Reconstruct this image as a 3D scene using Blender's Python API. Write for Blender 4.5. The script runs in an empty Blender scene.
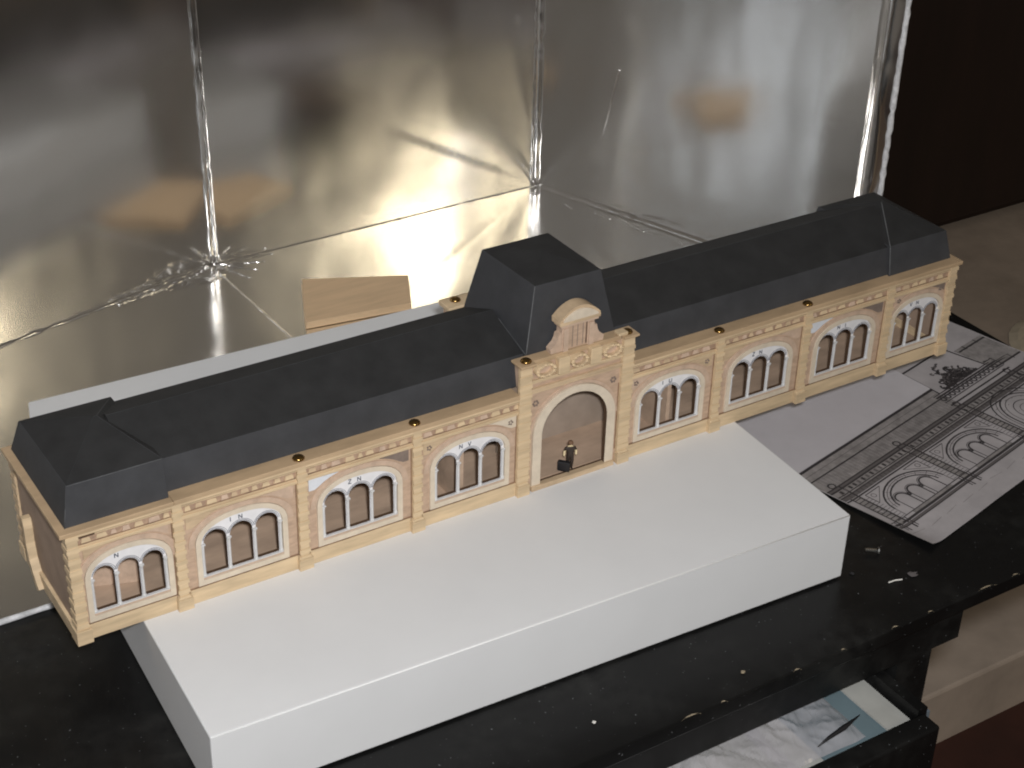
import bpy, bmesh, math, random
from mathutils import Vector, Matrix, noise
from mathutils.geometry import tessellate_polygon

S = 0.01                       # everything below is written in centimetres
PI = math.pi
random.seed(7)
scene = bpy.context.scene
col = scene.collection

# ------------------------------------------------------------------ camera
cam_d = bpy.data.cameras.new("camera")
cam = bpy.data.objects.new("camera", cam_d)
col.objects.link(cam)
cam.location = (-52.556*S, -73.539*S, 60.944*S)
cam.rotation_euler = (1.03074, -0.0265, -0.5607)
cam_d.sensor_width = 36.0
cam_d.lens = 36.0*1673.43/1024.0
cam_d.clip_start = 0.02
cam_d.clip_end = 50.0
scene.camera = cam

# ------------------------------------------------------------------ room light, flash, lamps
world = bpy.data.worlds.new("World")
scene.world = world
world.use_nodes = True
wn = world.node_tree.nodes
wn["Background"].inputs[0].default_value = (1.0, 0.87, 0.74, 1)
wn["Background"].inputs[1].default_value = 0.098

def area(name, loc, target, sx, sy, power, color):
    d = bpy.data.lights.new(name, 'AREA')
    d.shape = 'RECTANGLE'
    d.size = sx*S
    d.size_y = sy*S
    d.energy = power
    d.color = color
    o = bpy.data.objects.new(name, d)
    col.objects.link(o)
    o.location = [c*S for c in loc]
    v = Vector(target) - Vector(loc)
    o.rotation_euler = v.to_track_quat('-Z', 'Y').to_euler()
    return o

_m = Matrix.Rotation(-0.5607, 3, 'Z') @ Matrix.Rotation(-0.0265, 3, 'Y') @ Matrix.Rotation(1.03074, 3, 'X')
_fl = Vector((-52.556, -73.539, 60.944)) + _m @ Vector((2.2, 3.4, 1.0))
area("camera_flash", _fl, (2, 6, 2), 3.6, 2.4, 9.3, (0.98, 0.985, 1.0))
# two panes of a sunlit window far in front of the table, seen again in the foil corner
def pane(name, az, el, dist, w, h, power, color, at=(19, 42, -3)):
    az, el = math.radians(az), math.radians(el)
    p = Vector(at)+Vector((math.sin(az)*math.cos(el), -math.cos(az)*math.cos(el), math.sin(el)))*dist
    return area(name, p, at, w, h, power, color)
pane("warm_window", 32.9, 27.6, 700, 50, 62, 17.0, (1.0, 0.87, 0.62))
pane("warm_window_pane", 5.6, 26.5, 700, 48, 58, 9.0, (1.0, 0.87, 0.62))
pane("cool_window", -55.3, 21.0, 430, 17, 84, 1.6, (0.80, 0.89, 1.0), (-25, 42, 2))

scene.view_settings.view_transform = 'Standard'
scene.view_settings.look = 'None'
scene.view_settings.exposure = 0.0
scene.view_settings.gamma = 1.0
scene.cycles.use_denoising = True
scene.cycles.filter_width = 2.0
scene.cycles.max_bounces = 10
scene.cycles.glossy_bounces = 6
scene.cycles.sample_clamp_indirect = 25.0
scene.cycles.caustics_reflective = True

# ------------------------------------------------------------------ materials
MATS = {}
def mat(name, color, rough=0.6, metal=0.0, var=0.0, vscale=2.0, bump=0.0, bscale=20.0, stretch=(1, 1, 1), dark=None, spec=0.5, detail=4.0):
    """procedural material: base colour, blotchy variation towards 'dark', fine bump; scales are per centimetre"""
    m = bpy.data.materials.new(name)
    m.use_nodes = True
    nt = m.node_tree
    b = nt.nodes["Principled BSDF"]
    b.inputs["Base Color"].default_value = (*color, 1)
    b.inputs["Roughness"].default_value = rough
    b.inputs["Metallic"].default_value = metal
    b.inputs["Specular IOR Level"].default_value = spec
    tc = nt.nodes.new("ShaderNodeTexCoord")
    mp = nt.nodes.new("ShaderNodeMapping")
    mp.inputs["Scale"].default_value = [s/S for s in stretch]
    nt.links.new(tc.outputs["Object"], mp.inputs["Vector"])
    if var > 0:
        n = nt.nodes.new("ShaderNodeTexNoise")
        n.inputs["Scale"].default_value = vscale
        n.inputs["Detail"].default_value = detail
        n.inputs["Roughness"].default_value = 0.62
        nt.links.new(mp.outputs[0], n.inputs["Vector"])
        r = nt.nodes.new("ShaderNodeValToRGB")
        r.color_ramp.elements[0].position = 0.32
        r.color_ramp.elements[1].position = 0.68
        dk = dark or [c*(1-var) for c in color]
        r.color_ramp.elements[0].color = (*dk, 1)
        r.color_ramp.elements[1].color = (*[min(1, c*(1+var*0.35)) for c in color], 1)
        nt.links.new(n.outputs["Fac"], r.inputs[0])
        nt.links.new(r.outputs[0], b.inputs["Base Color"])
    if bump > 0:
        n2 = nt.nodes.new("ShaderNodeTexNoise")
        n2.inputs["Scale"].default_value = bscale
        n2.inputs["Detail"].default_value = 3
        nt.links.new(mp.outputs[0], n2.inputs["Vector"])
        bp = nt.nodes.new("ShaderNodeBump")
        bp.inputs["Strength"].default_value = bump
        bp.inputs["Distance"].default_value = 0.02*S
        nt.links.new(n2.outputs["Fac"], bp.inputs["Height"])
        nt.links.new(bp.outputs[0], b.inputs["Normal"])
    MATS[name] = m
    return m

WOOD = mat("light_plywood", (0.60, 0.445, 0.285), 0.62, var=0.25, vscale=0.9, bump=0.35, bscale=5, stretch=(0.5, 1, 2.2))
PLATEW = mat("tan_plate", (0.50, 0.355, 0.215), 0.62, var=0.2, vscale=0.8, bump=0.3, bscale=5, stretch=(0.35, 1, 2.5))
FRIEZE = mat("rosy_frieze_card", (0.47, 0.32, 0.22), 0.7, var=0.35, vscale=2.2)
GREYW = mat("grey_white_paint", (0.64, 0.635, 0.63), 0.6, var=0.1, vscale=2.0)
SCORCH = mat("scorched_joint", (0.30, 0.19, 0.115), 0.75, var=0.45, vscale=1.2)
WOODY = mat("yellow_plywood", (0.67, 0.51, 0.32), 0.62, var=0.22, vscale=0.8, bump=0.3, bscale=5, stretch=(0.35, 1, 2.5))
PINK = mat("pink_brick_card", (0.54, 0.385, 0.275), 0.7, var=0.22, vscale=1.6, bump=0.5, bscale=6, stretch=(0.7, 1, 2.0))
PINKL = mat("pale_pink_card", (0.58, 0.425, 0.315), 0.7, var=0.18, vscale=1.6, bump=0.4, bscale=6)
CREAM = mat("cream_card", (0.70, 0.60, 0.47), 0.6, var=0.12, vscale=1.2, bump=0.2, bscale=8)
WHITEP = mat("white_card", (0.80, 0.79, 0.80), 0.6, var=0.10, vscale=1.0)
BLUEW = mat("pale_blue_card", (0.70, 0.72, 0.76), 0.6, var=0.08, vscale=1.5)
GREYP = mat("grey_spandrel_card", (0.22, 0.17, 0.14), 0.7, var=0.2, vscale=2)
BURNT = mat("scorched_edge", (0.10, 0.055, 0.028), 0.75, var=0.3, vscale=2)
INNER = mat("brown_plywood", (0.53, 0.385, 0.28), 0.7, var=0.28, vscale=0.35, bump=0.3, bscale=5, stretch=(0.6, 1.5, 1.5))
GREYBR = mat("passage_shade_brown", (0.37, 0.295, 0.235), 0.75, var=0.25, vscale=0.3)
REARB = mat("added_rear_dark", (0.045, 0.036, 0.03), 0.8, var=0.3, vscale=0.3)
SHADEBR = mat("unpainted_brown_board", (0.40, 0.29, 0.215), 0.8, var=0.18, vscale=0.5)
BLACKC = mat("black_roof_card", (0.046, 0.047, 0.051), 0.72, var=0.2, vscale=0.5, bump=0.25, bscale=9, spec=0.4)
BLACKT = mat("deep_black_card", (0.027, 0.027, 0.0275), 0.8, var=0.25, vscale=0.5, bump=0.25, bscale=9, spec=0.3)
BLACKE = mat("worn_roof_edge", (0.13, 0.135, 0.14), 0.7, var=0.45, vscale=0.8)
BRASS = mat("brass", (0.40, 0.245, 0.085), 0.25, 1.0, var=0.35, vscale=4)
INK = mat("black_ink", (0.035, 0.03, 0.032), 0.75)
INKG = mat("grey_ink", (0.12, 0.108, 0.108), 0.75)
INKL = mat("pale_grey_ink", (0.30, 0.28, 0.275), 0.75, var=0.35, vscale=1.3, stretch=(1, 1, 1))
PENCIL = mat("pencil", (0.10, 0.11, 0.14), 0.6)
SHEETM = mat("photocopy_paper", (0.44, 0.415, 0.425), 0.75, var=0.16, vscale=0.35, bump=0.15, bscale=2)
BLANKM = mat("white_paper", (0.55, 0.53, 0.555), 0.75, var=0.06, vscale=0.3, bump=0.1, bscale=2)
BOXM = mat("white_cardboard", (0.745, 0.75, 0.755), 0.6, var=0.035, vscale=0.12, bump=0.05, bscale=6)
BOXEDGE = mat("edge_highlight_white", (0.86, 0.86, 0.85), 0.55)
RIPPED = mat("torn_white_foam", (0.72, 0.72, 0.73), 0.8, var=0.35, vscale=1.5, bump=0.8, bscale=4)
PLY = mat("pale_wood_block", (0.68, 0.48, 0.29), 0.6, var=0.12, vscale=0.5, bump=0.2, bscale=4, stretch=(0.35, 2.5, 1))
STEEL = mat("bright_steel", (0.62, 0.63, 0.62), 0.25, 1.0)
CLOTHD = mat("dark_clothes", (0.035, 0.022, 0.015), 0.7, var=0.3, vscale=8)
SKIN = mat("skin_paint", (0.74, 0.60, 0.36), 0.6)
HAIR = mat("brown_hair", (0.16, 0.085, 0.045), 0.7)
CASE = mat("black_case", (0.012, 0.012, 0.014), 0.5)
BEIGE = mat("beige_floor", (0.52, 0.43, 0.355), 0.8, var=0.22, vscale=0.10, bump=0.4, bscale=1.5)
REDFL = mat("dark_red_floor", (0.055, 0.018, 0.012), 0.6, var=0.3, vscale=0.1)
DKWOOD = mat("dark_brown_wood", (0.018, 0.0075, 0.005), 0.45, var=0.35, vscale=0.15, stretch=(1, 1, 0.15))
CLOTHC = mat("cream_cloth", (0.85, 0.75, 0.58), 0.9, var=0.15, vscale=0.3)
CHIP = mat("bare_chipboard", (0.30, 0.245, 0.165), 0.85, var=0.3, vscale=4)
CRUMBW = mat("white_crumb", (0.75, 0.73, 0.68), 0.8)
BLUECARD = mat("blue_grey_card", (0.15, 0.21, 0.235), 0.6, var=0.12, vscale=0.3)
DRAWERW = mat("pale_paper", (0.44, 0.44, 0.41), 0.7, var=0.12, vscale=0.3)
GREYMETAL = mat("grey_painted_metal", (0.20, 0.24, 0.28), 0.4, 0.3)

# black lacquered table with dust and scuffs
def table_material():
    m = bpy.data.materials.new("black_lacquer")
    m.use_nodes = True
    nt = m.node_tree
    b = nt.nodes["Principled BSDF"]
    tc = nt.nodes.new("ShaderNodeTexCoord")
    mp = nt.nodes.new("ShaderNodeMapping")
    mp.inputs["Scale"].default_value = (100, 100, 100)
    nt.links.new(tc.outputs["Object"], mp.inputs[0])
    def nz(scale, detail, lo, hi):
        n = nt.nodes.new("ShaderNodeTexNoise")
        n.inputs["Scale"].default_value = scale
        n.inputs["Detail"].default_value = detail
        nt.links.new(mp.outputs[0], n.inputs["Vector"])
        r = nt.nodes.new("ShaderNodeMapRange")
        r.inputs["From Min"].default_value = lo
        r.inputs["From Max"].default_value = hi
        nt.links.new(n.outputs["Fac"], r.inputs["Value"])
        return r.outputs[0]
    big = nz(0.13, 3, 0.45, 0.78)
    fine = nz(0.9, 6, 0.35, 0.85)
    mul = nt.nodes.new("ShaderNodeMath"); mul.operation = 'MULTIPLY'
    nt.links.new(big, mul.inputs[0]); nt.links.new(fine, mul.inputs[1])
    mx = nt.nodes.new("ShaderNodeMix"); mx.data_type = 'RGBA'
    mx.inputs[6].default_value = (0.006, 0.006, 0.006, 1)
    mx.inputs[7].default_value = (0.034, 0.034, 0.032, 1)
    nt.links.new(mul.outputs[0], mx.inputs[0])
    speck = nz(5.0, 1, 0.745, 0.78)
    mx2 = nt.nodes.new("ShaderNodeMix"); mx2.data_type = 'RGBA'
    mx2.inputs[7].default_value = (0.13, 0.135, 0.14, 1)
    nt.links.new(speck, mx2.inputs[0]); nt.links.new(mx.outputs[2], mx2.inputs[6])
    nt.links.new(mx2.outputs[2], b.inputs["Base Color"])
    rr = nt.nodes.new("ShaderNodeMapRange")
    rr.inputs["To Min"].default_value = 0.30
    rr.inputs["To Max"].default_value = 0.6
    nt.links.new(big, rr.inputs["Value"])
    nt.links.new(rr.outputs[0], b.inputs["Roughness"])
    b.inputs["Specular IOR Level"].default_value = 0.25
    return m
TABLE = table_material()

# crumpled aluminium foil: metal with fine rolling lines and a slow wrinkle
def foil_material(name, rough, aniso, base=0.80):
    m = bpy.data.materials.new(name)
    m.use_nodes = True
    nt = m.node_tree
    b = nt.nodes["Principled BSDF"]
    b.inputs["Base Color"].default_value = (base, base*0.985, base*0.96, 1)
    b.inputs["Metallic"].default_value = 1.0
    tc = nt.nodes.new("ShaderNodeTexCoord")
    mp = nt.nodes.new("ShaderNodeMapping")
    mp.inputs["Scale"].default_value = (100, 100, 100)
    nt.links.new(tc.outputs["Object"], mp.inputs[0])
    n = nt.nodes.new("ShaderNodeTexNoise")
    n.inputs["Scale"].default_value = 0.22
    n.inputs["Detail"].default_value = 3
    nt.links.new(mp.outputs[0], n.inputs["Vector"])
    r = nt.nodes.new("ShaderNodeMapRange")
    r.inputs["To Min"].default_value = rough*0.8
    r.inputs["To Max"].default_value = rough*1.25
    nt.links.new(n.outputs["Fac"], r.inputs["Value"])
    nt.links.new(r.outputs[0], b.inputs["Roughness"])
    mp2 = nt.nodes.new("ShaderNodeMapping")
    mp2.inputs["Scale"].default_value = (100*5, 100*5, 100*0.8)
    nt.links.new(tc.outputs["Object"], mp2.inputs[0])
    n2 = nt.nodes.new("ShaderNodeTexNoise")
    n2.inputs["Scale"].default_value = 1.3
    n2.inputs["Detail"].default_value = 2
    nt.links.new(mp2.outputs[0], n2.inputs["Vector"])
    bp = nt.nodes.new("ShaderNodeBump")
    bp.inputs["Strength"].default_value = aniso
    bp.inputs["Distance"].default_value = 0.02*S
    nt.links.new(n2.outputs["Fac"], bp.inputs["Height"])
    nt.links.new(bp.outputs[0], b.inputs["Normal"])
    g = nt.nodes.new("ShaderNodeBsdfGlossy")
    g.inputs["Color"].default_value = (base, base*0.985, base*0.96, 1)
    g.inputs["Roughness"].default_value = 0.36
    mxs = nt.nodes.new("ShaderNodeMixShader"); mxs.inputs[0].default_value = 0.07
    out = [n_ for n_ in nt.nodes if n_.type == 'OUTPUT_MATERIAL'][0]
    nt.links.new(b.outputs[0], mxs.inputs[1]); nt.links.new(g.outputs[0], mxs.inputs[2])
    nt.links.new(mxs.outputs[0], out.inputs["Surface"])
    return m
FOIL = foil_material("aluminium_foil", 0.145, 0.04)
FOILS = foil_material("creased_foil", 0.15, 0.35, 0.85)

# clear plastic bag
PLASTIC = bpy.data.materials.new("clear_plastic"); PLASTIC.use_nodes = True
_b = PLASTIC.node_tree.nodes["Principled BSDF"]
_b.inputs["Base Color"].default_value = (0.62, 0.60, 0.63, 1)
_b.inputs["Roughness"].default_value = 0.15
_b.inputs["Alpha"].default_value = 0.4

# ------------------------------------------------------------------ mesh helpers
class MB:
    def __init__(self):
        self.v = []; self.f = []; self.mi = []; self.mats = []
    def m(self, mt):
        if mt not in self.mats: self.mats.append(mt)
        return self.mats.index(mt)
    def add(self, vs, fs, mt):
        o = len(self.v); k = self.m(mt)
        self.v += [tuple(p) for p in vs]
        for f in fs:
            self.f.append([o+i for i in f]); self.mi.append(k)
        return self
    def box(self, x0, x1, y0, y1, z0, z1, mt, taper=0.0):
        t = taper
        vs = [(x0, y0, z0), (x1, y0, z0), (x1, y1, z0), (x0, y1, z0),
              (x0+t, y0+t, z1), (x1-t, y0+t, z1), (x1-t, y1-t, z1), (x0+t, y1-t, z1)]
        return self.add(vs, [(3, 2, 1, 0), (4, 5, 6, 7), (0, 1, 5, 4), (1, 2, 6, 5), (2, 3, 7, 6), (3, 0, 4, 7)], mt)
    def extrude(self, loops, y0, y1, mt, edge=None):
        """loops = [outer, hole, ...] in the x-z plane, swept from y0 (front) to y1"""
        edge = edge or mt
        tris = tessellate_polygon([[Vector((x, z, 0)) for x, z in l] for l in loops])
        flat = [p for l in loops for p in l]
        n = len(flat)
        self.add([(x, y0, z) for x, z in flat], [tuple(t) for t in tris], mt)
        self.add([(x, y1, z) for x, z in flat], [tuple(reversed(t)) for t in tris], mt)
        k = 0
        for li, l in enumerate(loops):
            c = len(l)
            vs = [(x, y0, z) for x, z in l] + [(x, y1, z) for x, z in l]
            self.add(vs, [(i, (i+1) % c, c+(i+1) % c, c+i) for i in range(c)], edge if li or edge is mt else mt)
        return self
    def ring(self, outer, inner, y0, y1, mt, edge=None, closed=True):
        """two matching outlines -> a flat band with thickness"""
        edge = edge or mt
        c = len(outer)
        rng = range(c if closed else c-1)
        vs = [(x, y0, z) for x, z in outer]+[(x, y0, z) for x, z in inner]+[(x, y1, z) for x, z in outer]+[(x, y1, z) for x, z in inner]
        self.add(vs, [(i, (i+1) % c, c+(i+1) % c, c+i) for i in rng]+[(2*c+i, 3*c+i, 3*c+(i+1) % c, 2*c+(i+1) % c) for i in rng]
                 + [(i, 2*c+i, 2*c+(i+1) % c, (i+1) % c) for i in rng], mt)
        self.add(vs, [(c+i, c+(i+1) % c, 3*c+(i+1) % c, 3*c+i) for i in rng], edge)
        if not closed:
            self.add(vs, [(0, c, 3*c, 2*c), (c-1, 3*c-1, 4*c-1, 2*c-1)], mt)
        return self
    def tube(self, pts, r, mt, n=8, cap=True):
        pts = [Vector(p) for p in pts]
        rr = r if isinstance(r, (list, tuple)) else [r]*len(pts)
        vs = []; fs = []
        up = None
        for i, p in enumerate(pts):
            d = (pts[min(i+1, len(pts)-1)]-pts[max(i-1, 0)]).normalized()
            if up is None:
                up = Vector((0, 0, 1)) if abs(d.z) < 0.9 else Vector((0, 1, 0))
            a = d.cross(up).normalized(); b = a.cross(d)
            up = b
            for k in range(n):
                t = 2*PI*k/n
                vs.append(p+(a*math.cos(t)+b*math.sin(t))*rr[i])
        for i in range(len(pts)-1):
            for k in range(n):
                fs.append((i*n+k, i*n+(k+1) % n, (i+1)*n+(k+1) % n, (i+1)*n+k))
        if cap:
            fs.append(tuple(range(n-1, -1, -1))); fs.append(tuple((len(pts)-1)*n+k for k in range(n)))
        return self.add(vs, fs, mt)
    def lathe(self, c, prof, mt, n=16):
        """prof = [(r, z)...] about a vertical axis at c"""
        vs = []; fs = []
        for r, z in prof:
            for k in range(n):
                t = 2*PI*k/n
                vs.append((c[0]+r*math.cos(t), c[1]+r*math.sin(t), c[2]+z))
        for i in range(len(prof)-1):
            for k in range(n):
                fs.append((i*n+k, i*n+(k+1) % n, (i+1)*n+(k+1) % n, (i+1)*n+k))
        fs.append(tuple(range(n-1, -1, -1))); fs.append(tuple((len(prof)-1)*n+k for k in range(n)))
        return self.add(vs, fs, mt)
    def grid(self, fn, nx, ny, mt):
        vs = [fn(i/nx, j/ny) for j in range(ny+1) for i in range(nx+1)]
        fs = [(j*(nx+1)+i, j*(nx+1)+i+1, (j+1)*(nx+1)+i+1, (j+1)*(nx+1)+i) for j in range(ny) for i in range(nx)]
        return self.add(vs, fs, mt)
    def build(self, name, parent=None, smooth=False, bevel=0.0, seg=2, loc=None, fix=True):
        me = bpy.data.meshes.new(name)
        me.from_pydata([(x*S, y*S, z*S) for x, y, z in self.v], [], self.f)
        for mt in self.mats: me.materials.append(mt)
        me.polygons.foreach_set("material_index", self.mi)
        me.update()
        if fix or bevel > 0:
            bm = bmesh.new(); bm.from_mesh(me)
            bmesh.ops.remove_doubles(bm, verts=bm.verts, dist=1e-6)
            if bevel > 0:
                es = [e for e in bm.edges if len(e.link_faces) == 2 and e.calc_face_angle(0) > 0.5]
                bmesh.ops.bevel(bm, geom=es, offset=bevel*S, segments=seg, affect='EDGES', profile=0.5)
            bmesh.ops.recalc_face_normals(bm, faces=bm.faces)
            bm.to_mesh(me); bm.free()
        if smooth:
            me.polygons.foreach_set("use_smooth", [True]*len(me.polygons))
        o = bpy.data.objects.new(name, me)
        col.objects.link(o)
        if parent is not None: o.parent = parent
        if loc: o.location = [c*S for c in loc]
        return o

def tag(o, label=None, cat=None, group=None, kind=None):
    if label: o["label"] = label
    if cat: o["category"] = cat
    if group: o["group"] = group
    if kind: o["kind"] = kind
    return o

def empty(name, label, cat, loc=(0, 0, 0), group=None):
    o = bpy.data.objects.new(name, None)
    o.empty_display_size = 0.01
    col.objects.link(o)
    o.location = [c*S for c in loc]
    return tag(o, label, cat, group)

def copy_part(src, parent, loc=None):
    c = src.copy(); col.objects.link(c); c.parent = parent
    if loc is not None: c.location = [k*S for k in loc]
    for ch in src.children:
        d = ch.copy(); col.objects.link(d); d.parent = c
    return c

def nz(x, y, z=0.0):
    return noise.noise(Vector((x, y, z)))

# ================================================================== setting: floors and table
TZ = -5.0        # table top
m = MB(); m.box(-120, 320, -260, 22.4, -79, -75, REDFL); tag(m.build("lower_floor"), kind="structure")
m = MB(); m.box(-120, 320, 22.4, 160, -79, -66.5, BEIGE); tag(m.build("raised_floor", bevel=0.4), kind="structure")

wr = empty("wardrobe", "dark brown wooden wardrobe standing behind the table at the back right", "wardrobe", (150, 124, -66.5))
def wpart(name, x0, x1, y0, y1, z0, z1, mt, bevel=0.3):
    o = MB().box(x0-150, x1-150, y0-124, y1-124, z0+66.5, z1+66.5, mt).build(name, wr, bevel=bevel); return o
wpart("body", 60, 300, 113, 150, -66.4, 110, DKWOOD)
for xa in (60.4, 120.4, 180.4, 240.4):
    wpart("door_panel", xa, xa+59.2, 110.6, 112.8, -64, 109, DKWOOD)

tb = empty("table", "black lacquered table with chipped front edge and an open drawer below", "table", (0, 0, -75))
def tpart(mb, name, parent=tb, **k):
    # vertices are written in scene centimetres; the table's empty stands on the floor
    mb.v = [(x, y, z+75) for x, y, z in mb.v] if parent is tb else mb.v
    return mb.build(name, parent, **k)
tpart(MB().box(-95, 45.8, -18.1, 62, -6.2, TZ, TABLE), "table_top", bevel=0.12)
tpart(MB().box(-95, 19.3, -17.6, -15.6, -8.9, -6.203, TABLE), "apron_rail")
tpart(MB().box(14.2, 17.2, -17.4, 55, -74.9, -8.903, TABLE), "side_panel")
tpart(MB().box(-40, -38, -17.4, 55, -74.9, -8.903, TABLE), "side_panel")
tpart(MB().box(-38, 14.2, 53, 55, -74.9, -8.903, TABLE), "back_panel")
for lx, ly in ((42, 58), (42, 28), (-92, 58), (-92, -15)):
    tpart(MB().box(lx-2, lx+2, ly-2, ly+2, -74.9, -6.203, TABLE), "leg")
# the drawer, pulled out
dr = MB().box(-36, 12.9, -22.7, -21.2, -22, -9.7, TABLE)
dro = tpart(dr, "drawer", bevel=0.15)
def dpart(x0, x1, y0, y1, z0, z1, mt, name):
    return MB().box(x0, x1, y0, y1, z0+75, z1+75, mt).build(name, dro)
dpart(12.4, 13.2, -21.2, 18, -20, -9.4, TABLE, "drawer_side")
dpart(-36, -35.2, -21.2, 18, -20, -9.4, TABLE, "drawer_side")
dpart(-35.2, 12.4, -21.2, 18, -20.6, -20, TABLE, "drawer_bottom")
dpart(13.25, 14.0, -20.8, -6, -12.4, -10.4, GREYMETAL, "drawer_runner")
# bare wood where the lacquer has chipped off the front edge
for i, (cx, w) in enumerate(((-3.4, 0.75), (12.6, 0.35), (4.6, 0.3), (20.5, 0.8), (-1.0, 0.25), (8.3, 0.2), (15.6, 0.25), (23.2, 0.3))):
    c = MB()
    pts = [(cx+w*math.cos(t)*(0.8+0.4*random.random()), -18.12+abs(0.16*math.sin(t)), TZ-0.06+0.085*math.sin(t)) for t in [2*PI*k/9 for k in range(9)]]
    c.add(pts+[(x, y+0.1, z-0.04) for x, y, z in pts], [tuple(range(9))]+[(k, (k+1) % 9, 9+(k+1) % 9, 9+k) for k in range(9)], CHIP)
    tpart(c, "chipped_edge")

# ================================================================== foil screen
FZ = -4.9
C1 = Vector((-4.52, 48.18, FZ)); C2 = Vector((29.10, 48.73, FZ))
LD = Vector((-0.970, -0.240, 0)).normalized()
RD = (Vector((35.35, 31.39, 0))-Vector((29.10, 48.73, 0))).normalized()
fs = empty("foil_screen", "shiny crumpled aluminium foil screen folded upright behind the model building", "foil screen", (12, 48, TZ))
def fpart(mb, name, **k):
    mb.v = [(x-12, y-48, z-TZ) for x, y, z in mb.v]
    return mb.build(name, fs, **k)
HT = 62.0
def wall_panel(P, d, length, lean, seed, amp, name, fan=None, fanr=19.0):
    n = Vector((d.y, -d.x, 0))
    if n.y > 0: n = -n
    N = 150; M = 170
    def fn(back):
        def f(u, w):
            s = u*length; z = w*HT
            k = amp*(nz(s*0.11, z*0.07, seed)+0.35*nz(s*0.35, z*0.16, seed+9))*min(1, w*14)
            if fan is not None:      # folds that radiate from the lower corner of the foil
                a_ = s if fan > 0 else length-s
                r_ = math.hypot(a_, z); th = math.atan2(z, a_)
                fall = max(0.0, 1-(r_/fanr)**2)
                wv = 0.0035*math.exp(-((th-0.62)/0.20)**2)-0.004*math.exp(-((th-0.95)/0.16)**2)+0.004*math.sin(th*9.0)*(1 if th > 0.5 else 0)
                k += r_*fall*wv*min(1, (PI/2-th)*4)
            q = P+d*s+n*(k+lean*z)+Vector((0, 0, z))
            if back: q = q-n*0.7
            return q
        return f
    mb = MB(); mb.grid(fn(False), N, M, FOIL); mb.grid(fn(True), N, M, FOIL)
    # close the rim
    return fpart(mb, name, smooth=True, fix=False)
wall_panel(C1, LD, 85, -0.012, 3.1, 0.04, "left_panel")
wall_panel(C1, (C2-C1).normalized(), (C2-C1).length, -0.010, 5.7, 0.035, "back_panel", -1)
RLEN = 34.6
wall_panel(C2, RD, RLEN, 0.0, 8.3, 0.06, "right_panel", 1)
# foil floor: a sheet between the walls, front edge lying just behind the model
def floor_fn(u, w):
    x = -88+u*(40.2+88)
    # back limit of the floor at this x
    if x < C1.x: yb = C1.y+(x-C1.x)*LD.y/LD.x
    elif x < C2.x: yb = C1.y+(x-C1.x)*(C2.y-C1.y)/(C2.x-C1.x)
    else: yb = C2.y+(x-C2.x)*RD.y/RD.x
    y = 10.1+w*max(0.05, yb-10.1)
    z = FZ+0.035*nz(x*0.12, y*0.12, 2.2)*min(1, w*8)
    return (x, y, z)
mb = MB(); mb.grid(floor_fn, 150, 40, FOIL)
fpart(mb, "floor_panel", smooth=True, fix=False)

def seam(name, a, b, r, rough, steps, seed, mt=FOILS, n=10):
    a = Vector(a); b = Vector(b)
    pts = []; rs = []
    for i in range(steps+1):
        t = i/steps
        p = a.lerp(b, t)
        p += Vector((nz(t*steps*0.7, seed), nz(t*steps*0.7, seed+5), nz(t*steps*0.7, seed+11)))*rough
        pts.append(p); rs.append(r*(1+0.45*nz(t*steps*0.9, seed+20)))
    mb = MB(); mb.tube(pts, rs, mt, n)
    return fpart(mb, name, smooth=True)
back_n = Vector((0, -1, 0))
seam("corner_seam", C1+Vector((0, 0.25, 0)), C1+Vector((0, 0.6, HT)), 0.42, 0.10, 60, 1.0)
seam("corner_seam", C1+Vector((0.42, 0.0, 0)), C1+Vector((0.1, 0.2, 26)), 0.22, 0.12, 34, 2.0)
seam("corner_seam", C2+Vector((-0.1, 0.2, 0)), C2+Vector((-0.2, 0.6, HT)), 0.50, 0.10, 60, 3.0)
seam("corner_seam", C2+Vector((-0.7, 0.1, 0)), C2+Vector((-0.6, 0.3, 20)), 0.20, 0.10, 30, 4.0)
seam("floor_seam", C1+LD*0.3+Vector((0, 0, -0.05)), C1+LD*60+Vector((0, 0, -0.05)), 0.24, 0.22, 90, 6.0)
seam("floor_seam", C1+Vector((0, 0, -0.08)), C2+Vector((0, 0, -0.08)), 0.16, 0.05, 60, 7.0)
seam("floor_seam", C2+Vector((0, -0.1, -0.05)), C2+RD*33+Vector((0, 0, -0.05)), 0.42, 0.05, 50, 8.0)
seam("floor_seam", C2+RD*1+Vector((-1.0, -0.4, -0.12)), C2+RD*30+Vector((-2.6, 0, -0.12)), 0.14, 0.12, 60, 9.0)
seam("floor_fold", (-4.6, 47.4, FZ-0.07), (-3.9, 27, FZ-0.07), 0.13, 0.05, 30, 10.0)
seam("wall_crease", C2+RD*7.2+Vector((0, -0.05, 7)), C2+RD*8.6+Vector((0, -0.05, 13.8)), 0.07, 0.05, 20, 11.0)
seam("front_rim", (-88, 10.0, TZ+0.16), (40, 10.0, TZ+0.16), 0.19, 0.03, 60, 12.0, RIPPED)
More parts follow.
